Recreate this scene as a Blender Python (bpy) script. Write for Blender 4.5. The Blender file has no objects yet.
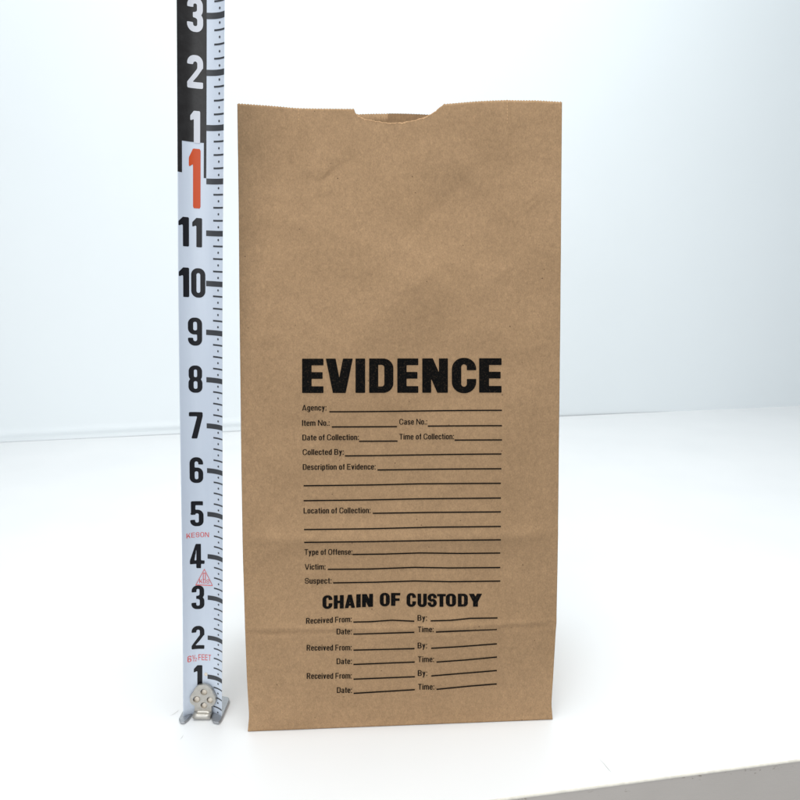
import bpy, bmesh, math, random
import numpy as np
from mathutils import Vector, noise
random.seed(7)
IN = 0.0254
sc = bpy.context.scene
COL = sc.collection

# ------------------------------------------------------------------ camera (inches, then metres)
TH = math.radians(10.81); F = 613.0; H = 9.99
cT, sT = math.cos(TH), math.sin(TH)
cam = bpy.data.cameras.new('camera'); co = bpy.data.objects.new('camera', cam); COL.objects.link(co)
co.location = (0, 0, H*IN); co.rotation_euler = (math.pi/2 - TH, 0, 0)
cam.sensor_width = 36; cam.lens = F/800*36; cam.clip_start = 0.01; cam.clip_end = 50
sc.camera = co

def ray(px, py):
    a = (px-400)/F; b = -(py-400)/F
    return np.array([a, cT + b*sT, -sT + b*cT])
def on_ground(px, py, z=0.0):
    d = ray(px, py); t = (z-H)/d[2]
    return np.array([0, 0, H]) + d*t
def proj(P):
    Z = P[..., 1]*cT - (P[..., 2]-H)*sT; U = P[..., 1]*sT + (P[..., 2]-H)*cT
    return 400 + F*P[..., 0]/Z, 400 - F*U/Z

# ------------------------------------------------------------------ object helpers
def link(name, me, mat=None, parent=None, smooth=False):
    o = bpy.data.objects.new(name, me); COL.objects.link(o)
    if mat: me.materials.append(mat)
    if parent: o.parent = parent
    if smooth: me.polygons.foreach_set('use_smooth', [True]*len(me.polygons))
    return o
def mesh(name, V, Fc, mat=None, parent=None, smooth=False, merge=None):
    """V in inches, world space; the parent's own location is taken off."""
    V = np.asarray(V, float)
    off = np.array(parent_off.get(parent.name, (0, 0, 0))) if parent else np.zeros(3)
    me = bpy.data.meshes.new(name); me.from_pydata([tuple(v) for v in (V-off)*IN], [], [tuple(f) for f in Fc])
    if merge:
        bm = bmesh.new(); bm.from_mesh(me); bmesh.ops.remove_doubles(bm, verts=bm.verts, dist=merge*IN); bm.to_mesh(me); bm.free()
    me.update()
    return link(name, me, mat, parent, smooth)
parent_off = {}
def thing(name, loc, label, cat):
    o = bpy.data.objects.new(name, None); COL.objects.link(o); o.empty_display_size = .02
    o.location = Vector(loc)*IN; parent_off[name] = tuple(loc)
    o['label'] = label; o['category'] = cat
    return o

# ------------------------------------------------------------------ materials
def newmat(name):
    m = bpy.data.materials.new(name); m.use_nodes = True
    nt = m.node_tree; b = nt.nodes['Principled BSDF']; return m, nt, b
def N(nt, t, **kw):
    n = nt.nodes.new(t)
    for k, v in kw.items():
        if k in n.inputs: n.inputs[k].default_value = v
        else: setattr(n, k, v)
    return n
def coords(nt, scale=(1, 1, 1)):
    tc = N(nt, 'ShaderNodeTexCoord'); mp = N(nt, 'ShaderNodeMapping'); mp.inputs['Scale'].default_value = scale
    nt.links.new(tc.outputs['Object'], mp.inputs['Vector']); return mp.outputs['Vector']
def noise_n(nt, vec, scale, detail=4, rough=.5, dist=0):
    n = N(nt, 'ShaderNodeTexNoise'); n.inputs['Scale'].default_value = scale; n.inputs['Detail'].default_value = detail
    n.inputs['Roughness'].default_value = rough; n.inputs['Distortion'].default_value = dist
    nt.links.new(vec, n.inputs['Vector']); return n.outputs['Fac']
def ramp(nt, fac, stops):
    r = N(nt, 'ShaderNodeValToRGB'); e = r.color_ramp.elements
    while len(e) < len(stops): e.new(.5)
    for q, (p, c) in zip(e, stops):
        q.position = p; q.color = (*c, 1) if len(c) == 3 else c
    nt.links.new(fac, r.inputs['Fac']); return r.outputs['Color']
def mix(nt, fac, a, b, mode='MIX'):
    m = N(nt, 'ShaderNodeMix'); m.data_type = 'RGBA'; m.blend_type = mode
    for sock, v in ((m.inputs[0], fac), (m.inputs[6], a), (m.inputs[7], b)):
        if hasattr(v, 'is_output'): nt.links.new(v, sock)
        else: sock.default_value = v if not isinstance(v, tuple) or len(v) == 4 else (*v, 1)
    return m.outputs[2]
def bump(nt, h, strength, dist, b, prev=None):
    n = N(nt, 'ShaderNodeBump'); n.inputs['Strength'].default_value = strength; n.inputs['Distance'].default_value = dist
    nt.links.new(h, n.inputs['Height'])
    if prev: nt.links.new(prev, n.inputs['Normal'])
    nt.links.new(n.outputs['Normal'], b.inputs['Normal']); return n.outputs['Normal']
G3 = lambda v: (v, v, v)

def kraft(name, light=1.0):
    m, nt, b = newmat(name)
    v = coords(nt)
    big = noise_n(nt, v, 28, 3, .55, .4)
    mid = noise_n(nt, coords(nt, (1, 1, .8)), 420, 4, .65, .6)
    fib = noise_n(nt, coords(nt, (1, 1, .6)), 1700, 3, .6, .6)
    k = light
    c = ramp(nt, big, [(.3, (.425*k, .266*k, .142*k)), (.7, (.465*k, .292*k, .158*k))])
    c = mix(nt, .95, c, ramp(nt, mid, [(.3, G3(.88)), (.7, G3(1.09))]), 'MULTIPLY')
    c = mix(nt, .9, c, ramp(nt, fib, [(.25, G3(.78)), (.75, G3(1.19))]), 'MULTIPLY')
    sp = N(nt, 'ShaderNodeTexVoronoi'); sp.inputs['Scale'].default_value = 190; nt.links.new(v, sp.inputs['Vector'])
    gate = noise_n(nt, v, 120, 2)
    spm = ramp(nt, sp.outputs['Distance'], [(.05, G3(1)), (.09, G3(0))])
    gm = ramp(nt, gate, [(.57, G3(0)), (.60, G3(1))])
    sm = mix(nt, 1.0, spm, gm, 'MULTIPLY')
    c = mix(nt, sm, c, (.17, .10, .055, 1))
    nt.links.new(c, b.inputs['Base Color'])
    b.inputs['Roughness'].default_value = .72
    b.inputs['Specular IOR Level'].default_value = .25
    n1 = bump(nt, noise_n(nt, v, 45, 3, .5, .6), .55, .0012, b)
    n2 = bump(nt, fib, .22, .00015, b, n1)
    tr = N(nt, 'ShaderNodeBsdfTranslucent'); nt.links.new(c, tr.inputs['Color'])
    ms = N(nt, 'ShaderNodeMixShader'); ms.inputs[0].default_value = .10
    nt.links.new(b.outputs[0], ms.inputs[1]); nt.links.new(tr.outputs[0], ms.inputs[2])
    nt.links.new(ms.outputs[0], nt.nodes['Material Output'].inputs['Surface'])
    return m
M_kraft = kraft('kraft_paper')
M_torn = kraft('torn_paper_fibre', 1.45)

def ink(name, col, wear, wcol, scale=900, thr=(.30, .42)):
    m, nt, b = newmat(name); v = coords(nt)
    f = noise_n(nt, v, scale, 4, .75, .3)
    k = ramp(nt, f, [(thr[0], G3(wear)), (thr[1], G3(0))])
    c = mix(nt, k, (*col, 1), (*wcol, 1))
    nt.links.new(c, b.inputs['Base Color']); b.inputs['Roughness'].default_value = .85
    b.inputs['Specular IOR Level'].default_value = .04
    return m
M_ink = ink('black_ink', (.005, .005, .005), .35, (.10, .066, .04), 1300, (.33, .47))
M_ink2 = ink('thin_black_ink', (.013, .010, .008), .3, (.12, .08, .05), 1500, (.33, .44))
M_tblack = ink('tape_black_print', (.020, .018, .018), .35, (.05, .05, .05), 160, (.3, .6))
M_tgrey = ink('tape_grey_print', (.055, .058, .064), 0, (0, 0, 0))
M_digit = ink('tape_digit_print', (.010, .010, .013), 0, (0, 0, 0))
M_orange = ink('orange_print', (.62, .075, .012), 0, (0, 0, 0))
M_red = ink('red_print', (.70, .09, .085), .5, (.75, .55, .58), 2500, (.3, .55))
for m in (M_tblack, M_tgrey, M_digit, M_orange, M_red):
    m.node_tree.nodes['Principled BSDF'].inputs['Roughness'].default_value = .38
    m.node_tree.nodes['Principled BSDF'].inputs['Specular IOR Level'].default_value = .25
def tape_paint():
    m, nt, b = newmat('white_tape_paint'); v = coords(nt, (1, 1, .12))
    c = ramp(nt, noise_n(nt, v, 90, 3), [(.3, (.61, .67, .765)), (.7, (.67, .73, .82))])
    nt.links.new(c, b.inputs['Base Color']); b.inputs['Roughness'].default_value = .36
    return m
M_tape = tape_paint()
def metal(name, col, rough, met=1.0):
    m, nt, b = newmat(name); v = coords(nt)
    f = noise_n(nt, v, 700, 3)
    nt.links.new(ramp(nt, f, [(.3, tuple(x*.85 for x in col)), (.7, col)]), b.inputs['Base Color'])
    nt.links.new(ramp(nt, noise_n(nt, v, 350, 3), [(.3, G3(rough*.8)), (.7, G3(rough*1.2))]), b.inputs['Roughness'])
    b.inputs['Metallic'].default_value = met
    return m
M_steel = metal('brushed_nickel', (.58, .555, .51), .5)
M_steel_dark = metal('dull_steel', (.50, .51, .53), .5)
M_rivet = metal('rivet_metal', (.80, .72, .62), .5, .6)

def table_top_mat():
    m, nt, b = newmat('white_laminate'); v = coords(nt)
    c = ramp(nt, noise_n(nt, v, 9, 3), [(.3, (.80, .805, .81)), (.7, (.83, .832, .835))])
    w = noise_n(nt, coords(nt, (1, .35, 1)), 60, 5, .7, 1.5)
    c = mix(nt, ramp(nt, w, [(.70, G3(0)), (.80, G3(.5))]), c, (.62, .61, .59, 1))
    nt.links.new(c, b.inputs['Base Color']); b.inputs['Roughness'].default_value = .38
    bump(nt, noise_n(nt, v, 300, 2), .04, .0002, b)
    return m
def table_edge_mat():
    m, nt, b = newmat('grey_edge_laminate'); v = coords(nt)
    c = ramp(nt, noise_n(nt, v, 25, 4), [(.3, (.64, .585, .53)), (.7, (.68, .62, .565))])
    w = noise_n(nt, coords(nt, (1, 1, 2.2)), 190, 5, .7, 1.0)
    tc = N(nt, 'ShaderNodeTexCoord'); sx = N(nt, 'ShaderNodeSeparateXYZ'); nt.links.new(tc.outputs['Object'], sx.inputs[0])
    mr = N(nt, 'ShaderNodeMapRange'); nt.links.new(sx.outputs['Z'], mr.inputs['Value'])
    mr.inputs['From Min'].default_value = -.012; mr.inputs['From Max'].default_value = -.001
    mr.inputs['To Min'].default_value = -.10; mr.inputs['To Max'].default_value = .05
    ad = N(nt, 'ShaderNodeMath'); ad.operation = 'ADD'; nt.links.new(w, ad.inputs[0]); nt.links.new(mr.outputs[0], ad.inputs[1])
    c = mix(nt, ramp(nt, ad.outputs[0], [(.645, G3(0)), (.67, G3(.7))]), c, (.33, .27, .21, 1))
    nt.links.new(c, b.inputs['Base Color']); b.inputs['Roughness'].default_value = .5
    bump(nt, w, .2, .0006, b)
    return m
def plain(name, col, rough=.6, var=.03, scale=30):
    m, nt, b = newmat(name); v = coords(nt)
    nt.links.new(ramp(nt, noise_n(nt, v, scale, 4), [(.3, tuple(x*(1-var) for x in col)), (.7, tuple(x*(1+var) for x in col))]), b.inputs['Base Color'])
    b.inputs['Roughness'].default_value = rough; return m
M_top = table_top_mat(); M_edge = table_edge_mat()
M_band = plain('cream_edge_band', (.72, .68, .60), .5, .12, 200)
M_scr = plain('scratch', (.55, .54, .52), .6)
M_wall = plain('white_backdrop_paper', (.835, .875, .895), .8, .012, 3)

# ------------------------------------------------------------------ glyph shapes as signed distances (height 1)
def box(x0, y0, x1, y1, r=0):
    cx, cy, hx, hy = (x0+x1)/2, (y0+y1)/2, (x1-x0)/2-r, (y1-y0)/2-r
    def f(x, y):
        dx, dy = np.abs(x-cx)-hx, np.abs(y-cy)-hy
        if r == 0: return np.maximum(dx, dy)
        return np.hypot(np.maximum(dx, 0), np.maximum(dy, 0)) + np.minimum(np.maximum(dx, dy), 0) - r
    return f
def poly(*p):
    a = sum(p[i][0]*p[(i+1) % len(p)][1]-p[(i+1) % len(p)][0]*p[i][1] for i in range(len(p)))
    if a < 0: p = p[::-1]
    def f(x, y):
        d = None
        for i in range(len(p)):
            (ax, ay), (bx, by) = p[i], p[(i+1) % len(p)]
            L = math.hypot(bx-ax, by-ay); e = ((by-ay)*(x-ax)-(bx-ax)*(y-ay))/L
            d = e if d is None else np.maximum(d, e)
        return d
    return f
def U(*f): return lambda x, y: np.minimum.reduce([g(x, y) for g in f])
def SUB(a, *f): return lambda x, y: np.maximum.reduce([a(x, y)]+[-g(x, y) for g in f])
def ring(x0, y0, x1, y1, t, th=None, R=None):
    th = th or t; R = R or (x1-x0)/2*.98
    ri = max(.001, min((x1-x0)/2-t, R-t*.9)*.98)
    return SUB(box(x0, y0, x1, y1, R), box(x0+t, y0+th, x1-t, y1-th, ri))
def letters(t, a):
    """t stem, a arm thickness; each letter (width, sdf)"""
    L = {}
    L['E'] = (.61, U(box(0, 0, t, 1), box(0, 1-a, .61, 1), box(0, .5-a/2+.01, .585, .5+a/2+.01), box(0, 0, .61, a)))
    L['F'] = (.58, U(box(0, 0, t, 1), box(0, 1-a, .58, 1), box(0, .48-a/2, .54, .48+a/2)))
    L['V'] = (.775, U(poly((0, 1), (t*1.04, 1), (.3875+t*.32, 0), (.3875-t*.68, 0)), poly((.775-t*1.04, 1), (.775, 1), (.3875+t*.68, 0), (.3875-t*.32, 0))))
    L['I'] = (t, box(0, 0, t, 1))
    L['D'] = (.695, SUB(U(box(0, 0, .695, 1, .29), box(0, 0, .35, 1)), box(t-.01, a-.005, .695-t+.005, 1-a+.005, .1)))
    L['D'] = (.695, SUB(U(box(0, 0, .695, 1, .29), box(0, 0, .35, 1)),
                        U(box(t-.01, a-.01, .695-t+.01, 1-a+.01, .08), box(t-.01, a-.01, t+.08, 1-a+.01))))
    L['N'] = (.735, U(box(0, 0, t*.95, 1), box(.735-t*.95, 0, .735, 1), poly((0, 1), (t*1.12, 1), (.735, 0), (.735-t*1.12, 0))))
    cc = box(t, a-.02, .70-t, 1-a+.02, (.70-2*t)/2*.98)
    L['C'] = (.70, SUB(box(0, -.012, .70, 1.012, .33), cc, box(.35, .40, .8, .655)))
    L['O'] = (.70, SUB(box(0, -.012, .70, 1.012, .33), cc))
    L['H'] = (.70, U(box(0, 0, t, 1), box(.70-t, 0, .70, 1), box(0, .5-a/2, .70, .5+a/2)))
    L['A'] = (.76, U(poly((.38-t*.52, 1), (.38+t*.44, 1), (t, 0), (0, 0)), poly((.38-t*.44, 1), (.38+t*.52, 1), (.76, 0), (.76-t, 0)), box(.17, .17, .59, .17+a*.85)))
    L['T'] = (.62, U(box(0, 1-a, .62, 1), box(.31-t/2, 0, .31+t/2, 1)))
    L['U'] = (.70, SUB(U(box(0, -.012, .70, .9, .30), box(0, .4, .70, 1)), U(box(t, a-.01, .70-t, .9, (.70-2*t)/2*.98), box(t, .5, .70-t, 1.1))))
    L['Y'] = (.74, U(box(.37-t/2, 0, .37+t/2, .5), poly((0, 1), (t*1.05, 1), (.37+t/2, .40), (.37-t/2, .38)), poly((.74-t*1.05, 1), (.74, 1), (.37+t/2, .38), (.37-t/2, .40))))
    b = .19
    top = SUB(ring(0, .5-b/2-.02, .66, 1.012, t*.93, a), box(.33, .3, .9, .655))
    bot = SUB(ring(0, -.012, .66, .5+b/2+.02, t*.93, a), box(-.2, .35, .33, .7))
    L['S'] = (.66, U(SUB(top, box(.38, .2, .9, .5)), SUB(bot, box(-.3, .335, .30, .9))))
    return L
LB = letters(.27, .195)
LM = letters(.275, .19)
def digits(t, a, w=.50):
    D = {}
    D['0'] = (w, ring(0, 0, w, 1, t, a, w*.46))
    D['1'] = (.34, U(box(.34-t*1.1, 0, .34, 1), poly((0, .80), (.34-t*1.1+.01, 1), (.34-t*.5, 1), (.34-t*.5, .76), (0, .66)), poly((0, .80), (.34-t*.9, .86), (.34-t*.9, .74), (0, .66))))
    D['1'] = (.34, U(box(.34-t*1.1, 0, .34, 1), poly((0, .845), (.34-t*1.1, 1), (.34-t*.4, 1), (.34-t*.4, .80), (0, .69))))
    D['8'] = (w, U(ring(.01, .5-a*.45, w-.01, 1, t, a*.9, w*.42), ring(0, 0, w, .5+a*.45, t, a*.9, w*.44)))
    six = U(ring(0, 0, w, .60, t, a*.9, w*.44),
            SUB(ring(0, 0, w, 1, t, a, w*.46), box(.5*w, .2, w+.2, .70)))
    six = U(ring(0, 0, w, .60, t, a*.9, w*.44), SUB(ring(0, 0, w, 1, t, a, w*.46), box(t+.01, -.2, w+.2, .72)),
            SUB(ring(0, 0, w, 1, t, a, w*.46), box(-.3, -.3, w+.3, .72)))
    D['6'] = (w, six)
    D['9'] = (w, lambda x, y, s=six, w=w: s(w-x, 1-y))
    r1 = ring(.01, .5-a*.4, w-.01, 1, t, a*.9, w*.42); r2 = ring(0, 0, w, .5+a*.4, t, a*.9, w*.44)
    D['3'] = (w, U(SUB(r1, box(-.3, .2, w*.52, .72)), SUB(r2, box(-.3, .28, w*.52, .8)), box(w*.36, .5-a*.42, w*.7, .5+a*.42)))
    D['5'] = (w, U(box(.03, 1-a, w-.02, 1), box(.03, .46, .03+t*.9, 1), SUB(ring(0, 0, w, .66, t, a*.9, w*.44), box(-.3, .26, t+.02, .48))))
    D['2'] = (w, U(SUB(ring(0, .38, w, 1, t, a, w*.46), box(-.3, .2, w-t-.005, .72), box(w*.4, 0, w+.3, .60)),
                   poly((w, .66), (w-t*1.02, .60), (0, a*.95), (0, 0), (.06, 0), (w*.62, .36), (w-.02, .56)), box(0, 0, w, a)))
    D['7'] = (w, U(box(0, 1-a, w, 1), poly((w, 1-a*.9), (w-t*1.1, 1-a*.9), (.08, 0), (.08+t*1.15, 0)), box(w-t, 1-a, w, 1)))
    D['4'] = (.56, SUB(U(box(.42-t, 0, .42, 1), box(0, .18, .56, .18+a*.9), poly((.42, 1), (.22, 1), (0, .33), (0, .18), (.42, .18))),
                       poly((.42-t+.005, .18+a*.9), (.42-t+.005, .80), (t*.92, .18+a*.9))))
    return D
DG = digits(.182, .162)
DGb = digits(.20, .19, .54)

def sdf_polys(f, x0, x1, y0, y1, cell):
    nx = max(2, int(math.ceil((x1-x0)/cell))); ny = max(2, int(math.ceil((y1-y0)/cell)))
    X = np.linspace(x0, x1, nx+1); Y = np.linspace(y0, y1, ny+1)
    gx, gy = np.meshgrid(X, Y); D = f(gx, gy)
    V, Fc = [], []
    for j in range(ny):
        for i in range(nx):
            q = [(X[i], Y[j], D[j, i]), (X[i+1], Y[j], D[j, i+1]), (X[i+1], Y[j+1], D[j+1, i+1]), (X[i], Y[j+1], D[j+1, i])]
            if all(k[2] > 0 for k in q): continue
            out = []
            for k in range(4):
                a, b = q[k], q[(k+1) % 4]
                if a[2] <= 0: out.append((a[0], a[1]))
                if (a[2] <= 0) != (b[2] <= 0):
                    s = a[2]/(a[2]-b[2]); out.append((a[0]+(b[0]-a[0])*s, a[1]+(b[1]-a[1])*s))
            if len(out) >= 3:
                Fc.append(list(range(len(V), len(V)+len(out)))); V += out
    return V, Fc
class Acc:
    def __init__(s): s.V = []; s.F = []
    def add(s, V, Fc):
        n = len(s.V); s.V += list(V); s.F += [[i+n for i in f] for f in Fc]

# ------------------------------------------------------------------ the paper bag
BL, BR = on_ground(247.8, 731.8), on_ground(552.6, 719.8)
width = np.linalg.norm(BR-BL)
ztop_depth = F*width/325.0                       # camera depth at which the top edge shows 325 px
d = ray(399.5, 102.8); T = np.array([0, 0, H]) + d*ztop_depth
e1 = (BR-BL)/width
mid = (BL+BR)/2
up = (T-mid) - np.dot(T-mid, e1)*e1
PH = np.linalg.norm(up); e2 = up/PH; e3 = np.cross(e1, e2)       # e3 points away from or toward camera
if e3[1] > 0: e3 = -e3
print('bag', width, PH, BL, BR, T)
def to_plane(px, py):
    dd = ray(px, py); t = np.dot(BL-np.array([0, 0, H]), e3)/np.dot(dd, e3)
    P = np.array([0, 0, H]) + dd*t - BL
    return np.dot(P, e1), np.dot(P, e2)
LE = [(237.2, 103), (238.5, 200), (239.5, 300), (240.6, 400), (241.6, 480), (243, 560), (245.4, 631), (245.6, 636), (247.2, 680), (249.2, 716), (247.8, 731.8)]
RE = [(562, 101), (561.2, 200), (560.4, 300), (559.3, 400), (558.4, 500), (557.4, 570), (556.2, 624), (555.4, 632), (552.8, 680), (551.3, 704), (552.6, 719.8)]
le = np.array([to_plane(*p) for p in LE])[::-1]; re = np.array([to_plane(*p) for p in RE])[::-1]
lx = lambda b: np.interp(b, le[:, 1], le[:, 0]); rx = lambda b: np.interp(b, re[:, 1], re[:, 0])
def nz(x, y, s, seed=0): return noise.noise(Vector((x*s, y*s, seed)))
nzv = np.vectorize(nz)
def seg(a, b, x0, y0, x1, y1, w, amp, skew=0):
    """a soft pinched crease between two points of the panel"""
    dx, dy = x1-x0, y1-y0; L2 = dx*dx+dy*dy
    t = np.clip(((a-x0)*dx+(b-y0)*dy)/L2, 0, 1)
    qx, qy = a-(x0+t*dx), b-(y0+t*dy); dd = np.hypot(qx, qy)
    side = np.sign(dx*qy-dy*qx)
    fade = np.sin(np.pi*np.clip(t, .02, .98))**.5
    return amp*fade*np.exp(-(dd/(w*np.where(side > 0, 1, 1+skew)))**1.3)
creases = []
for (p, q, w, amp, sk) in [((306, 177), (321, 181), .05, -.008, 1.5), ((320, 181.5), (335, 168), .05, -.016, 1),
                       ((334, 169), (354, 157), .11, -.010, 1), ((298.5, 104), (298, 170), .06, .010, 1), ((507, 98), (508, 165), .06, .010, 1), ((523, 205), (540, 192), .04, .006, 0), ((527, 210), (541, 198), .04, .006, 0),
                       ((262, 262), (300, 300), .3, .012, 0), ((400, 245), (470, 175), .55, -.040, 1), ((365, 330), (440, 262), .5, .028, .5),
                       ((290, 200), (300, 330), .8, .025, 0), ((500, 150), (520, 330), .7, -.020, 0), ((250, 560), (300, 540), .12, .008, 0),
                       ((470, 300), (530, 250), .5, .02, 0), ((245, 633), (300, 628), .05, -.012, 1), ((520, 628), (556, 624), .05, -.010, 1), ((420, 520), (500, 515), .2, .008, 0)]:
    a0, b0 = to_plane(*p); a1, b1 = to_plane(*q); creases.append((a0, b0, a1, b1, w, amp, sk))
F1 = [to_plane(245, 632)[1], to_plane(556, 625)[1]]; F2 = [to_plane(242.5, 541)[1], to_plane(557.8, 536)[1]]
def disp(a, b):
    """out-of-plane relief of the front panel in inches, positive toward the viewer"""
    s = np.clip(a/width, 0, 1)
    D = np.zeros_like(a)
    f1 = F1[0]*(1-s)+F1[1]*s + .02*np.sin(s*9); f2 = F2[0]*(1-s)+F2[1]*s + .03*np.sin(s*7+1)
    D += .13*np.where(b < f1, np.clip(b/f1, 0, 1), np.exp(-(b-f1)/.9))       # the belly at the bottom fold
    D += -.034*np.exp(-((b-f1)/.03)**2)*(.35+.65*np.abs(2*s-1)) + .018*np.exp(-((b-f1-.09)/.05)**2)
    D += .075*np.exp(-np.abs(b-f2)/.24) - .012*np.exp(-((b-f2)/.04)**2)
    D += .10*np.sin(np.pi*s)*np.clip(1-b/9.0, 0, 1)*np.clip(b/1.0, 0, 1)
    D += -.05*np.sin(np.pi*s)*np.clip((b-9)/5, 0, 1)
    D += .10*nzv(a, b*.7, .42, 3.1) + .030*nzv(a, b, .95, 7.7) + .007*nzv(a, b, 2.6, 1.3)
    for c in creases: D += seg(a, b, *c[:5], c[5]*2.0, c[6])
    edge = np.minimum(s, 1-s)*width
    D *= 1-np.exp(-(edge/.35)**2)*.8
    D *= np.clip(b/.25, 0, 1)
    return D
def panel(a, b, off=0.0):
    D = disp(a, b) + off
    return BL + a[..., None]*e1 + b[..., None]*e2 + D[..., None]*e3

# top edge profile (pixels of the photograph -> panel heights), pinked teeth added below
TE = [(237, 104), (268, 105.6), (298, 107.9), (354, 108.4), (355.2, 112), (358, 115.5), (364, 118.6), (375, 120.6), (388, 122.4), (400, 122.0),
      (412, 120.4), (424, 117.2), (434, 112.2), (440, 107.2), (444, 103.6), (475, 101.6), (507, 100.3), (535, 100.8), (562, 102.6)]
te = np.array([to_plane(*p) for p in TE])
def top_h(a, teeth=True, torn=True):
    h = np.interp(a, te[:, 0], te[:, 1])
    inn = (a > te[3, 0]) & (a < te[14, 0])
    if torn:
        h = h + np.where(inn, .012*nzv(a, a*0, 14, 2.2) + .010*nzv(a, a*0, 40, 5.2), 0)
    if teeth:
        ph = (a/.062) % 1.0
        h = h + np.where(inn, 0, .024*(np.abs(ph-.5)*2-.5))
    return h
NU = 400
us = np.linspace(0, 1, NU+1)
zb = np.concatenate([np.linspace(0, .4, 14)[:-1], np.linspace(.4, 12.8, 250)[:-1], np.linspace(12.8, 13.8, 22)])
zb = zb/zb[-1]
bag = thing('paper_bag', ((BL+BR)/2)*[1, 1, 0] + [0, 0, .001], 'upright open brown kraft paper bag printed EVIDENCE, standing on the white table', 'paper bag')
ZL = .012                                         # lifts the bag's bottom a hair above the table
def grid_mesh(P, name, mat, parent, smooth=True, flip=False):
    n, m = P.shape[:2]; V = P.reshape(-1, 3)
    Fc = [(j*m+i, j*m+i+1, (j+1)*m+i+1, (j+1)*m+i) for j in range(n-1) for i in range(m-1)]
    if flip: Fc = [f[::-1] for f in Fc]
    return mesh(name, V, Fc, mat, parent, smooth)
A = np.zeros((len(zb), NU+1)); B = np.zeros_like(A)
full = 13.3
for j, t in enumerate(zb):
    b_lin = t*float(PH)
    a0 = lx(b_lin) + (rx(b_lin)-lx(b_lin))*us
    th = top_h(a0)
    base = b_lin; k = np.clip((t-.93)/.07, 0, 1)
    b = base + (th-PH)*k*1.0
    A[j] = a0; B[j] = b
PF = panel(A, B); PF[..., 2] += ZL
front = grid_mesh(PF, 'front_panel', M_kraft, bag)
# back panel: 4.3 in behind at the bottom, the mouth ~1 in open at the top
DB, DTOP = 4.3, 1.0
back_dir = np.array([e1[1]*-1, e1[0], 0]);  back_dir /= np.linalg.norm(back_dir)
if back_dir[1] < 0: back_dir = -back_dir
NB = 200
ub = np.linspace(0, 1, NB+1); vb = np.linspace(0, 1, 90)
def back_pt(u, v, extra=0):
    a = lx(v*PH)*(1-u) + rx(v*PH)*u; b = np.full_like(a, v*PH)
    gap = DB*(1-v)**1.0 + (DTOP)*v + .25*np.sin(np.pi*v)
    P = BL + a[..., None]*e1 + b[..., None]*e2 + (gap*back_dir)[None, :] if np.isscalar(gap) else None
    w = .05*nzv(a, b, .5, 9.3) + .06*np.sin(np.pi*u)*v
    P = P + (w+extra)[..., None]*back_dir
    P[..., 2] = P[..., 2]*(1.0) + ZL
    return P
tooth = .024*(np.abs(((ub*width/.07) % 1)-.5)*2-.5)
ub2 = np.linspace(0, 1, 401)
def back_grid(u, vs, extra=0.):
    G = []
    for v in vs:
        P = back_pt(u, v, extra*np.ones_like(u))
        k = max(0, (v-.97)/.03)
        P[..., 2] += k*(.024*(np.abs(((u*width/.062) % 1)-.5)*2-.5) + .03 - .34*np.abs(2*u-1)**2)
        G.append(P)
    return np.array(G)
back = grid_mesh(back_grid(ub2, vb), 'back_panel', M_kraft, bag, flip=True)
# glued lap running up the middle of the back panel, inside
lap = grid_mesh(back_grid(np.linspace(.462, .618, 64), vb, -.03), 'glued_seam', M_kraft, bag)
# side gussets folded inward along their middle
for side in (0, 1):
    rows = []
    for j, t in enumerate(np.linspace(0, 1, 90)):
        t = t*.97; b = t*PH; a = lx(b) if side == 0 else rx(b)
        Pf = panel(np.array([a]), np.array([b]))[0]; Pf[2] += ZL
        Pb = back_pt(np.array([float(side)]), t)[0]
        gap = np.linalg.norm(Pb-Pf); half = DB/2 + .03
        inn = math.sqrt(max(0, half**2-(gap/2)**2)) * min(1, t/.12)
        inn = min(inn, 2.1)
        dirn = e1 if side == 0 else -e1
        Mi = (Pf+Pb)/2 + dirn*inn
        rows.append([Pf, Pf*.5+Mi*.5, Mi, Mi*.5+Pb*.5, Pb])
    if True:
        g = grid_mesh(np.array(rows), 'side_gusset', M_kraft, bag, smooth=False, flip=(side == 1))
# bottom
c0 = PF[0, 0]; c1 = PF[0, -1]; bb = back_pt(np.array([0., 1.]), 0.)
mesh('bottom_panel', [c0+[0, 0, .002], c1+[0, 0, .002], bb[1]+[0, 0, .002], bb[0]+[0, 0, .002]], [(0, 1, 2, 3)], M_kraft, bag)
for o in (front, back):
    md = o.modifiers.new('thickness', 'SOLIDIFY'); md.thickness = .00018; md.offset = 0
# torn fibrous rim of the thumb notch
aa = np.linspace(te[3, 0]+.04, te[14, 0]-.06, 230)
hh = top_h(aa)
jag = .002+.045*np.abs(nzv(aa, aa*0, 4, 4.1))+.040*np.abs(nzv(aa, aa*0, 22, 8.1))
r0 = panel(aa, hh+.006+.012*nzv(aa, aa*0, 25, 1.1), .006); r1 = panel(aa, hh-jag, .008)
RT = np.array([r1, r0]); RT[..., 2] += ZL
grid_mesh(RT, 'torn_rim', M_torn, bag)
# two short perforation slits below the top edge
for (x, y0, y1) in ((298.3, 109.5, 130), (507.2, 102, 125)):
    ac = Acc(); n = 7
    for k in range(n):
        ya = y0+(y1-y0)*k/n; yb = ya+(y1-y0)/n*.62
        (a0, b0), (a1, b1) = to_plane(x, ya), to_plane(x, yb)
        w = .007
        q = panel(np.array([a0-w, a0+w, a1+w, a1-w]), np.array([b0, b0, b1, b1]), .007)
        ac.add(q, [(0, 3, 2, 1)])
    V = np.array(ac.V); V[:, 2] += ZL
    mesh('perforation', V, ac.F, M_torn, bag)

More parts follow.
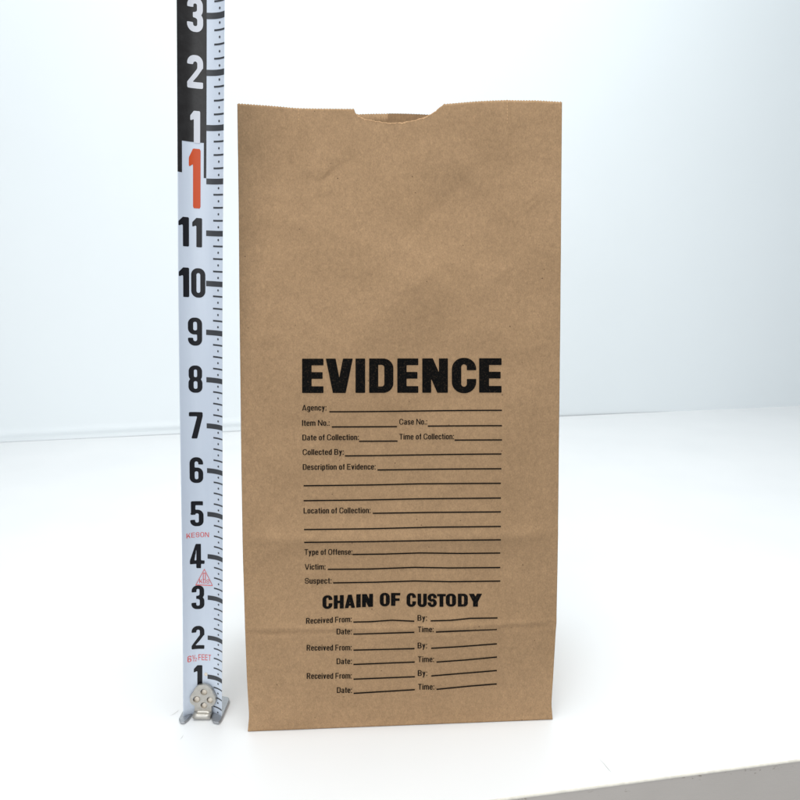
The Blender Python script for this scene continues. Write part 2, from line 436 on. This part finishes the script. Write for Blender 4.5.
# ------------------------------------------------------------------ printing on the bag
def px_to_ab(px, py):
    """pixel -> panel coordinates, including the relief (two fixed-point steps)"""
    px = np.asarray(px, float); py = np.asarray(py, float)
    dx = (px-400)/F; dy = -(py-400)/F
    R = np.stack([dx, cT+dy*sT, -sT+dy*cT], -1); C = np.array([0, 0, H]); off = np.zeros_like(px)
    for _ in range(3):
        t = (np.dot(BL-C, e3)+off)/(R@e3)
        P = C + R*t[..., None] - BL
        a, b = P@e1, P@e2; off = disp(a, b)
    return a, b
def print_on_bag(name, ac, mat, off=.012):
    V = np.array(ac.V); a, b = px_to_ab(V[:, 0], V[:, 1])
    P = panel(a, b, off); P[:, 2] += ZL
    Fc = [f[::-1] for f in ac.F]
    return mesh(name, P, Fc, mat, bag, merge=.0004)
def glyph_px(ac, gl, x0, x1, yt, yb, cell=.014, shear=0.0):
    w, f = gl
    V, Fc = sdf_polys(f, -.03, w+.03, -.03, 1.03, cell)
    ac.add([(x0+(x1-x0)*p[0]/w, yb-(yb-yt)*p[1]-shear*(p[0]/w-.5)) for p in V], Fc)
ac = Acc(); S1 = 7.2727
for ch, xa, xb, ox in (('E', 90, 242, 290), ('V', 262, 455, 290), ('I', 478, 545, 290), ('D', 577, 750, 290), ('E', 781.5, 931, 290),
                       ('N', 163, 346, 400), ('C', 378, 552, 400), ('E', 576, 736, 400)):
    x0, x1 = ox+xa/S1, ox+xb/S1; k = (x0-300)/200
    glyph_px(ac, LB[ch], x0-.2, x1+.2, 359.2-.5*k, 393.5-.4*k)
print_on_bag('printed_title', ac, M_ink)
ac = Acc(); S2 = 4.0
for ch, xa, xb, yt, yb in (('C', 91, 129, 43, 96), ('H', 136, 174, 42, 95.5), ('A', 180, 219, 40, 93), ('I', 226, 242, 38, 91), ('N', 249, 291, 37, 89),
                           ('O', 320, 358, 33, 86), ('F', 365, 400, 33, 84.5), ('C', 427, 463, 34, 88), ('U', 471, 506, 36, 88.5), ('S', 511, 546, 36, 88.5),
                           ('T', 549, 582, 37, 88), ('O', 584, 623, 36, 87), ('D', 632, 670, 36, 87.5), ('Y', 676, 727, 36, 88)):
    glyph_px(ac, LM[ch], 300+xa/S2-.25, 300+xb/S2+.25, 585+yt/S2, 585+yb/S2, .019, shear=.4 if xa < 300 else 0)
print_on_bag('printed_subtitle', ac, M_ink)

# small form lettering: a condensed grotesque drawn as signed distances, capital height 1
def small_font(t, a):
    xh = .74; w = .44
    o = ring(0, -.012, w, xh+.012, t, a, w*.48)
    arch = lambda x: U(SUB(ring(x, 0.2, x+w, xh+.012, t, a, w*.46), box(x-.2, 0, x+w+.2, .5)), box(x+w-t, 0, x+w, .52))
    f = {'o': (w, o)}
    f['c'] = (w-.02, SUB(o, box(w/2, .27, w+.2, .48)))
    f['e'] = (w, U(SUB(o, box(w/2, .20, w+.2, .33)), box(t*.8, .33, w-t*.5, .33+a*.85)))
    f['n'] = (w, U(box(0, 0, t, xh), arch(0)))
    f['m'] = (2*w-t, U(box(0, 0, t, xh), arch(0), arch(w-t)))
    f['u'] = (w, lambda x, y, g=f['n'][1]: g(w-x, xh-y))
    f['r'] = (.29, U(box(0, 0, t, xh), SUB(ring(0, .2, .44, xh+.012, t, a*1.1, .2), box(-.2, 0, .6, .56), box(.29, 0, .6, 1))))
    f['i'] = (t, U(box(0, 0, t, xh), box(0, .86, t, 1)))
    f['l'] = (t, box(0, 0, t, 1))
    f['t'] = (.28, U(box(.07, .08, .07+t, .95), box(0, xh-a, .28, xh), box(.09, 0, .28, a)))
    f['f'] = (.29, U(box(.08, 0, .08+t, .92), box(0, xh-a, .29, xh), box(.12, 1-a, .29, 1.0)))
    f['d'] = (w, U(o, box(w-t, 0, w, 1)))
    f['p'] = (w, U(o, box(0, -.24, t, xh)))
    f['g'] = (w, U(o, box(w-t, -.1, w, xh), SUB(ring(0, -.27, w, .3, t, a, .19), box(-.2, -.10, w+.2, .5)), box(w-t, -.12, w, .1)))
    f['a'] = (w+.02, U(ring(0, -.012, w, .44, t, a*.9, .19), box(w-t, 0, w, .56), SUB(ring(.02, .2, w, xh+.012, t, a, .2), box(-.2, 0, w-t, .56), box(w-t, 0, .9, .5))))
    tp = SUB(ring(0, .37-a*.5, w-.02, xh+.012, t, a*.95, .19), box(w/2-.02, .2, w+.1, .535)); bt = SUB(ring(0, -.012, w-.02, .37+a*.5, t, a*.95, .19), box(-.1, .21, w/2, .5))
    f['s'] = (w-.02, U(SUB(tp, box(w/2+.03, .1, 1, .4)), bt))
    f['v'] = (.44, U(poly((0, xh), (t*1.05, xh), (.22+t*.45, 0), (.22-t*.45, 0)), poly((.44-t*1.05, xh), (.44, xh), (.22+t*.45, 0), (.22-t*.45, 0))))
    f['y'] = (.44, U(poly((0, xh), (t*1.05, xh), (.22+t*.5, .0), (.22-t*.3, .0)), poly((.44-t*1.05, xh), (.44, xh), (.22-t*.1, -.26), (.22-t*1.1, -.26)), box(.06, -.27, .2, -.27+a)))
    f['b'] = (w, U(o, box(0, 0, t, 1)))
    f[':'] = (t, U(box(0, 0, t, .15), box(0, xh-.15, t, xh))); f['.'] = (t, box(0, 0, t, .15)); f[' '] = (.17, None)
    L = letters(t, a)
    for k in 'ACDEFHINOSTUVY': f[k] = L[k] if k == 'I' else (L[k][0]*.86, lambda x, y, g=L[k][1]: g(x/.86, y))
    W = .56
    f['L'] = (.48, U(box(0, 0, t, 1), box(0, 0, .48, a)))
    bow = lambda y0, y1, x1: SUB(U(box(0, y0, x1, y1, min((y1-y0)/2*.95, .24)), box(0, y0, .25, y1)), U(box(t, y0+a, x1-t, y1-a, .06), box(t, y0+a, .3, y1-a)))
    f['B'] = (W, U(bow(.5-a/2, 1, W-.02), bow(0, .5+a/2, W)))
    f['P'] = (W, U(bow(.42, 1, W), box(0, 0, t, 1)))
    f['R'] = (W, U(bow(.44, 1, W-.01), box(0, 0, t, 1), poly((.24, .5), (.24+t, .5), (W, 0), (W-t*1.1, 0))))
    f['K'] = (W+.02, U(box(0, 0, t, 1), poly((t*.8, .32), (W-t*.9, 1), (W+t*.1, 1), (t*1.4, .30)), poly((.2, .52), (.2+t, .66), (W+.02, 0), (W-t*.95, 0))))
    f['D'] = (W, bow(0, 1, W))
    dg = digits(t, a)
    for k in dg: f[k] = dg[k]
    return f
SM = small_font(.152, .13)
SR = small_font(.14, .125)
_gc = {}
def set_text(s, font, cell=.045, track=.085):
    """returns polygons of a line of lettering and its width"""
    V, Fc, x = [], [], 0
    for ch in s:
        w, f = font[ch]
        if f is not None:
            k = (ch, id(font), cell)
            if k not in _gc: _gc[k] = sdf_polys(f, -.03, w+.03, -.30, 1.04, cell)
            v, fc = _gc[k]; n = len(V)
            V += [(x+p[0], p[1]) for p in v]; Fc += [[i+n for i in q] for q in fc]
        x += w+track
    return np.array(V), Fc, x-track
def label_px(ac, s, x0, x1, y0, y1=None, cap=5.7):
    y1 = y0 if y1 is None else y1
    V, Fc, w = set_text(s, SM)
    t = V[:, 0]/w
    ac.add(list(zip(x0+(x1-x0)*t, (y0+(y1-y0)*t) - V[:, 1]*cap)), Fc)
def rule_px(ac, pts, th=1.35, n=60):
    p = np.array(pts, float); X = np.linspace(p[0, 0], p[-1, 0], n)
    if len(p) == 2: Y = np.interp(X, p[:, 0], p[:, 1]) + .35*np.sin((X-300)/200*5.5)*(p[-1, 0]-p[0, 0])/200
    else: Y = np.interp(X, p[:, 0], p[:, 1])
    V = [(x, y+th/2) for x, y in zip(X, Y)] + [(x, y-th/2) for x, y in zip(X, Y)]
    ac.add(V, [(i, i+1, n+i+1, n+i) for i in range(n-1)])
for s, x0, x1, y in (('Agency:', 302.1, 326.5, 411.1), ('Item No.:', 302.1, 329.7, 426.3), ('Case No.:', 399.3, 427.2, 425.1),
                     ('Date of Collection:', 302.4, 358.9, 440.8), ('Time of Collection:', 399.3, 453.9, 440.0), ('Collected By:', 302.7, 343.8, 455.4),
                     ('Description of Evidence:', 302.8, 375.7, 470.3), ('Location of Collection:', 303.6, 370.5, 513.9), ('Type of Offense:', 304.6, 352.4, 555.3),
                     ('Victim:', 304.8, 325.6, 570.0), ('Suspect:', 304.9, 331.6, 584.0), ('Received From:', 306.1, 351.8, (624.0, 622.2)),
                     ('By:', 417.4, 426.9, 621.0), ('Date:', 336.6, 351.8, 634.6), ('Time:', 417.7, 433.6, 632.5), ('Received From:', 306.7, 351.8, 650.9),
                     ('By:', 417.5, 427, 648.6), ('Date:', 336.6, 351.9, 664.4), ('Time:', 417.8, 434, 662.4), ('Received From:', 306.8, 351.9, 679.1),
                     ('By:', 417.7, 427.2, 676.2), ('Date:', 336.9, 352, 693.2), ('Time:', 418, 434.2, 689.9)):
    tx = Acc()
    if isinstance(y, tuple): label_px(tx, s, x0, x1, y[0], y[1])
    else: label_px(tx, s, x0, x1, y, y-.3*(x1-x0)/50)
    print_on_bag('printed_caption', tx, M_ink2)
for pts in ([(329.4, 412.0), (501.9, 411.0)], [(331.7, 427.3), (397, 427.0)], [(427.7, 426.6), (501.9, 426.2)], [(359, 441.7), (397.5, 441.5)], [(454.5, 440.6), (501.9, 440.4)],
            [(344.9, 456.1), (501.3, 454.6)], [(377.4, 470.2), (501.3, 469.3)], [(303.6, 486.2), (370, 485.4), (420, 484.2), (500.8, 483.7)], [(303.6, 501.1), (370, 500.3), (420, 499.2), (500.8, 498.4)],
            [(372.8, 513.7), (430, 512.8), (500.8, 512.2)], [(304.1, 529.9), (370, 529.1), (430, 527.6), (500.8, 526.8)], [(304.2, 542.8), (370, 542.0), (430, 540.9), (500.8, 540.2)],
            [(352.7, 554.8), (385, 554.4), (420, 553.3), (460, 553.8), (500.2, 553.4)], [(327.7, 569.7), (370, 569.3), (415, 567.7), (450, 568.3), (500.2, 567.9)],
            [(333.1, 583.2), (375, 582.5), (415, 581.3), (450, 582.0), (500.2, 581.4)], [(353.3, 622.3), (370, 622.0), (392, 620.5), (414.2, 621.5)], [(430.6, 621.1), (450, 620.6), (470, 618.6), (497.4, 618.2)],
            [(353.3, 634.3), (414.2, 632.6)], [(435.8, 632.4), (496.8, 629.7)], [(353.4, 650.3), (414.5, 648.9)], [(431, 648.6), (460, 646.9), (496.8, 644.1)], [(353.4, 664.6), (414.7, 662.3)],
            [(436.3, 662.3), (465, 660.3), (496.8, 657.3)], [(353.5, 679.3), (414.8, 677)], [(431.2, 676.2), (460, 673.8), (496.8, 670.8)], [(353.6, 693.5), (414.8, 689.9)], [(436.4, 689.6), (470, 686.3), (496.6, 684.2)]):
    ru = Acc(); rule_px(ru, pts); print_on_bag('printed_rule', ru, M_ink2)

# ------------------------------------------------------------------ the tape measure blade
TB = np.array([(204.0-400)/F*14.42, 12.805, 0.0])
TD = np.array([.0575, 0, 1.0]); TD /= np.linalg.norm(TD)
TX = np.array([1.0, .012, 0]); TX -= TX.dot(TD)*TD; TX /= np.linalg.norm(TX)
TN = np.cross(TX, TD)                              # toward the camera (-y)
if TN[1] > 0: TN = -TN
tape = thing('measuring_tape', tuple(TB*[1, 1, 0]), 'white and black inch measuring tape blade standing vertically beside the paper bag', 'measuring tape')
def blade(s, h, off=0.0):
    """s across (-.5..+.5 in), h inches up; the face is hollow toward the viewer, off lifts print off it"""
    s = np.asarray(s, float); h = np.asarray(h, float)
    c = .94*s*(1-.10*s*s*4*.5)
    sag = .155*(2*s)**2*(.55+.45*np.abs(2*s)) - .155
    # surface normal tilt is small; lift straight toward the viewer
    wob = .012*np.sin(h*.5)
    return TB + np.multiply.outer(h, TD) + np.multiply.outer(c+wob, TX) + np.multiply.outer(sag+.155+off, TN)
HT = 17.5
S_ = np.linspace(-.5, .5, 49); Hs = np.linspace(.0, HT, 90)
gs, gh = np.meshgrid(S_, Hs)
fr = blade(gs.ravel(), gh.ravel()).reshape(len(Hs), len(S_), 3)
cut = .0
ob = grid_mesh(fr, 'blade', M_tape, tape)
md = ob.modifiers.new('thickness', 'SOLIDIFY'); md.thickness = .00010; md.offset = 0
# orient: the print must lie on the viewer's side
def print_on_blade(name, ac, mat, off):
    V = np.array(ac.V); P = blade(V[:, 0], V[:, 1], off)
    return mesh(name, P, ac.F, mat, tape, merge=.0004)
def brect(ac, s0, s1, h0, h1, n=10):
    S = np.linspace(s0, s1, n+1); m = max(1, int((h1-h0)/.2)); V = [(s, h) for h in np.linspace(h0, h1, m+1) for s in S]
    ac.add(V, [(j*(n+1)+i, j*(n+1)+i+1, (j+1)*(n+1)+i+1, (j+1)*(n+1)+i) for j in range(m) for i in range(n)])
def bglyph(ac, gl, s0, hb, hh, sx=None, cell=.03):
    w, f = gl; sx = hh if sx is None else sx
    V, Fc = sdf_polys(f, -.03, w+.03, -.03, 1.03, cell)
    ac.add([(s0+p[0]*sx, hb+p[1]*hh) for p in V], Fc)
bars, blk, whi, dig, org, red = Acc(), Acc(), Acc(), Acc(), Acc(), Acc()
for k in range(0, int(HT)+1):
    if 1 <= k: brect(bars, .075, .5, k-.055, k+.055)
    for q in (1, 2, 3):
        if k+q/4 < HT-.1: brect(bars, .235, .5, k+q/4-.017, k+q/4+.017, 5)
    for q in (1, 3, 5, 7):
        hc = k+q/8
        if hc < HT-.1:
            n = 10; V = [(.365+.022*math.cos(2*math.pi*i/n), hc+.024*math.sin(2*math.pi*i/n)) for i in range(n)]
            bars.add(V, [tuple(range(n))])
M_wdig = plain('white_numeral_print', (.66, .67, .72), .38, .02)
# black zone above the foot, with the white window round the red figure
brect(blk, -.499, -.415, 12.13, 12.72, 3); brect(blk, .020, .073, 12.06, 12.72, 3); brect(blk, -.499, .073, 12.72, HT-.01, 24)
def digit(ac, ch, s_mid, k, D=DG, hh=.56, sx=.60, dh=.0):
    w = D[ch][0]*sx; ac = Acc(); bglyph(ac, D[ch], s_mid-w/2, k-hh*1.04/2+dh, hh*1.04, sx)
    print_on_blade('white_numeral' if k > 12 else 'inch_numeral', ac, M_wdig if k > 12 else M_digit, .009 if k > 12 else .006)
for k in range(1, 10): digit(dig, str(k), -.165 if k > 3 else -.155, k)
digit(dig, '1', -.385, 10, hh=.57); digit(dig, '0', -.092, 10, hh=.57, sx=.60); digit(dig, '1', -.385, 11, hh=.55); digit(dig, '1', -.115, 11, hh=.55)
for k in (13, 14, 15, 16, 17): digit(whi, str(k-12), -.155, k, DGb, .57, .58)
bglyph(org, digits(.20, .15)['1'], -.285, 11.47, 1.13, .70)
print_on_blade('inch_marks', bars, M_tgrey, .006)
print_on_blade('black_band', blk, M_tblack, .006)
print_on_blade('foot_numeral', org, M_orange, .006)
def btext(ac, s, s0, s1, h0, cap, slope=0, cell=.035):
    V, Fc, w = set_text(s, SR, cell, .12); t = V[:, 0]/w
    ac.add(list(zip(s0+(s1-s0)*t, h0+slope*t+V[:, 1]*cap)), Fc)
red = Acc(); btext(red, 'KESON', -.40, .11, 4.44, .115, .02); print_on_blade('maker_name', red, M_red, .006)
red = Acc(); btext(red, '6', -.40, -.31, 1.40, .16); btext(red, '1', -.295, -.265, 1.47, .09); btext(red, '2', -.235, -.185, 1.40, .09)
red.add([(-.275, 1.40), (-.262, 1.40), (-.222, 1.56), (-.235, 1.56)], [(0, 1, 2, 3)])
btext(red, 'FEET', -.15, .16, 1.42, .15); print_on_blade('length_marking', red, M_red, .006)
def tri(ac, c, w, hb, ht, t=.016):
    P = [(c-w/2, hb), (c+w/2, hb), (c, ht)]; cx, cy = c, hb+(ht-hb)/3
    Q = [(cx+(x-cx)*(1-t/.09*.5), cy+(y-cy)*(1-t/.09*.5)) for x, y in P]
    for i in range(3):
        j = (i+1) % 3; ac.add([P[i], P[j], Q[j], Q[i]], [(0, 1, 2, 3)])
red = Acc(); tri(red, -.005, .42, 3.30, 3.70, .022); btext(red, 'KDS', -.125, .115, 3.345, .10)
V, Fc = sdf_polys(SUB(box(-.035, 0, .035, .16, .02), box(-.016, .0, .016, .143, .01)), -.05, .05, -.01, .17, .006)
red.add([(x-.005, y+3.44) for x, y in V], Fc); print_on_blade('maker_mark', red, M_red, .006)
# small drilled hole right of the 1
ac = Acc(); n = 16
ac.add([(.035+.042*math.cos(2*math.pi*i/n), 1.06+.048*math.sin(2*math.pi*i/n)) for i in range(n)], [tuple(range(n))])
print_on_blade('pin_hole', ac, M_rivet, .0065)

# end hook: riveted plate, rolled bend and two splayed feet
def lp(x, y, h): return TB + TX*x + TN*y + TD*h
def plate_sdf(x, y):
    body = box(-.30, .30, .30, .66, .17)(x, y)
    head = np.hypot(x-.01, y-.62)-.235
    diag = poly((-.305, .47), (-.27, .60), (-.10, .84), (.10, .84), (.29, .60), (.315, .47))(x, y)
    neck = box(-.195, .17, .20, .5)(x, y)
    k = .05
    d = np.minimum.reduce([body, head, np.maximum(diag, head-.09), neck])
    for hx, hy, r in HOLES: d = np.maximum(d, r-np.hypot(x-hx, y-hy))
    return d
HOLES = [(.02, .665, .082), (-.15, .475, .085), (.165, .47, .080), (.02, .315, .080)]
V, Fc = sdf_polys(plate_sdf, -.36, .36, .14, .9, .014)
PO = .075
me_v = [lp(x, PO + .5*x*x, y) for x, y in V]
pl = mesh('hook_plate', me_v, Fc, M_steel, tape, merge=.0008)
md = pl.modifiers.new('thickness', 'SOLIDIFY'); md.thickness = .0014; md.offset = 0
for hx, hy, r in HOLES:
    n = 24; V = []; Fc = []
    for k, (rr, dz) in enumerate(((r*.90, .0), (r*.84, .03), (r*.6, .036))):
        V += [lp(hx+rr*math.cos(2*math.pi*i/n), PO-.045+dz+.5*hx*hx, hy-.034+rr*math.sin(2*math.pi*i/n)) for i in range(n)]
    for k in range(2): Fc += [(k*n+i, k*n+(i+1) % n, (k+1)*n+(i+1) % n, (k+1)*n+i) for i in range(n)]
    Fc.append(tuple(2*n+i for i in range(n)))
    mesh('rivet', V, Fc, M_rivet, tape, smooth=True)
# rolled bend at the plate's foot
prof = [(PO, .20), (PO+.005, .16), (PO+.03, .125), (PO+.07, .115), (PO+.10, .125), (PO+.125, .11), (PO+.14, .08), (PO+.13, .045), (PO+.10, .022), (PO+.03, .018), (PO-.05, .02), (PO-.25, .02)]
R_ = []
for y, h in prof: R_.append([lp(x, y, h+.012) for x in np.linspace(-.205, .20, 5)])
rb = grid_mesh(np.array(R_), 'hook_bend', M_steel, tape)
md = rb.modifiers.new('thickness', 'SOLIDIFY'); md.thickness = .0010; md.offset = 0
def foot(pts, name):
    P = [on_ground(x, y) for x, y in pts]; bm = bmesh.new(); off = np.array(parent_off['measuring_tape'])
    c = np.mean(P, axis=0)
    vs = [bm.verts.new(tuple((p-off+[0, 0, .012])*IN)) for p in P]; f = bm.faces.new(vs)
    r = bmesh.ops.extrude_face_region(bm, geom=[f]); up_ = [g for g in r['geom'] if isinstance(g, bmesh.types.BMVert)]
    bmesh.ops.translate(bm, verts=up_, vec=(0, 0, .055*IN))
    bmesh.ops.recalc_face_normals(bm, faces=bm.faces)
    bmesh.ops.bevel(bm, geom=[e for e in bm.edges], offset=.018*IN, segments=3, affect='EDGES')
    me = bpy.data.meshes.new(name); bm.to_mesh(me); bm.free()
    return link(name, me, M_steel_dark, tape)
foot([(178.8, 721), (180.5, 724.5), (184.5, 724.8), (188.5, 721.5), (199, 707), (199, 700), (191, 700), (183, 713)], 'hook_foot')
foot([(211.5, 720), (213, 724.0), (219, 725.3), (221.5, 722.5), (229.8, 702.5), (228.8, 699.2), (222, 698), (213.5, 712)], 'hook_foot')

# ------------------------------------------------------------------ table and backdrop
f1, f2 = on_ground(487, 800), on_ground(700, 772); g1, g2 = on_ground(98, 438), on_ground(700, 410)
fd = (f2-f1)/np.linalg.norm(f2-f1); gd = (g2-g1)/np.linalg.norm(g2-g1)
print('table', f1, f2, g1, g2)
tbl = thing('table', (0, 0, 0), 'white topped table with chipped grey front edge under the paper bag', 'table')
FL, FR, GL, GR = f1-fd*45, f1+fd*55, g1-gd*70, g2+gd*70
nrm = np.array([fd[1], -fd[0], 0])                # toward the viewer
bev = .035
def strip(rows): return np.array(rows)
mesh('table_top', [FL, FR, GR, GL], [(0, 1, 2, 3)], M_top, tbl)
# thin band rounding over, then the grey face
n = 160
ts = np.linspace(0, 1, n+1)
rows = []
for (o, z) in ((0, 0), (.018, -.004), (.030, -.016), (.034, -.034)):
    rows.append([FL+(FR-FL)*t + nrm*o + np.array([0, 0, z - (.006*abs(nz(t*100, 0, .9)) if z < -.02 else 0)]) for t in ts])
grid_mesh(strip(rows), 'edge_band', M_band, tbl, flip=True)
rows = []
for (o, z) in ((.026, -.030), (.026, -1.25), (-.1, -1.25)):
    rows.append([FL+(FR-FL)*t + nrm*o + np.array([0, 0, z]) for t in ts])
grid_mesh(strip(rows), 'front_edge', M_edge, tbl, smooth=False, flip=True)
mesh('underside', [FL+[0, 0, -1.25], FR+[0, 0, -1.25], GR+[0, 0, -1.25], GL+[0, 0, -1.25]], [(3, 2, 1, 0)], M_edge, tbl)
# faint scratches in the laminate
for pts in ([(170, 716), (174, 714), (177, 712), (179, 710)], [(180, 740), (182, 737.5), (183.5, 735)], [(598, 758), (604, 764), (609, 770), (612, 773)], [(232, 774), (240, 779)]):
    ac = Acc(); L = [on_ground(*p)+[0, 0, .006] for p in pts]; w = .007
    V = []
    for i, p in enumerate(L): ww = w*(1 if 0 < i < len(L)-1 else .2); V += [p+[-ww, 0, 0], p+[ww, 0, 0]]
    ac.add(V, [(2*i, 2*i+1, 2*i+3, 2*i+2) for i in range(len(L)-1)])
    mesh('scratch', ac.V, ac.F, M_scr, tbl)
# backdrop sheet rising behind the table, with shallow folds near its foot
nx, nzr = 160, 70
zs = np.concatenate([np.linspace(-1.3, 4, 46), np.linspace(4, 75, 25)[1:]]); xs = np.linspace(0, 1, nx+1)
gn = np.array([gd[1], -gd[0], 0])
rows = []
for z in zs:
    r = []
    for t in xs:
        P = GL+(GR-GL)*t; xw = P[0]
        left = 1/(1+math.exp((xw+2)/3))
        dsp = left*(.09*math.exp(-((z-.75-.012*xw)/.22)**2) - .05*math.exp(-((z-.35)/.2)**2))
        dsp += .2*nz(xw*.05, z*.05, 1, 4) + .0
        r.append(P - gn*(.03-dsp) + np.array([0, 0, z]))
    rows.append(r)
wall = grid_mesh(np.array(rows), 'backdrop', M_wall, None, flip=True)
wall['kind'] = 'structure'; wall['label'] = 'pale blue white backdrop sheet behind the table'

# ------------------------------------------------------------------ light: soft boxes of a product set
w = bpy.data.worlds.new('World'); sc.world = w; w.use_nodes = True
bg = w.node_tree.nodes['Background']; bg.inputs[0].default_value = (.86, .93, 1.0, 1); bg.inputs[1].default_value = .38
def area(name, loc, target, sx, sy, power, col=(1, 1, 1)):
    l = bpy.data.lights.new(name, 'AREA'); l.shape = 'RECTANGLE'; l.size = sx*IN; l.size_y = sy*IN; l.energy = power; l.color = col
    o = bpy.data.objects.new(name, l); COL.objects.link(o); o.location = Vector(loc)*IN
    o.rotation_euler = (Vector(target)-Vector(loc)).to_track_quat('-Z', 'Y').to_euler(); return o
area('overhead_softbox', (2, 8, 50), (0, 10, 0), 50, 40, 11.8, (1, .98, .945))
area('rear_softbox', (7, 16, 48), (4, 34, 0), 60, 30, 5.5, (.86, .975, 1.0))
area('front_softbox', (-11, -24, 21), (0, 14, 3), 30, 24, 4.9, (.96, .98, 1.0))

sc.view_settings.view_transform = 'Standard'; sc.view_settings.look = 'None'; sc.view_settings.exposure = 0; sc.view_settings.gamma = 1
sc.render.engine = 'CYCLES'
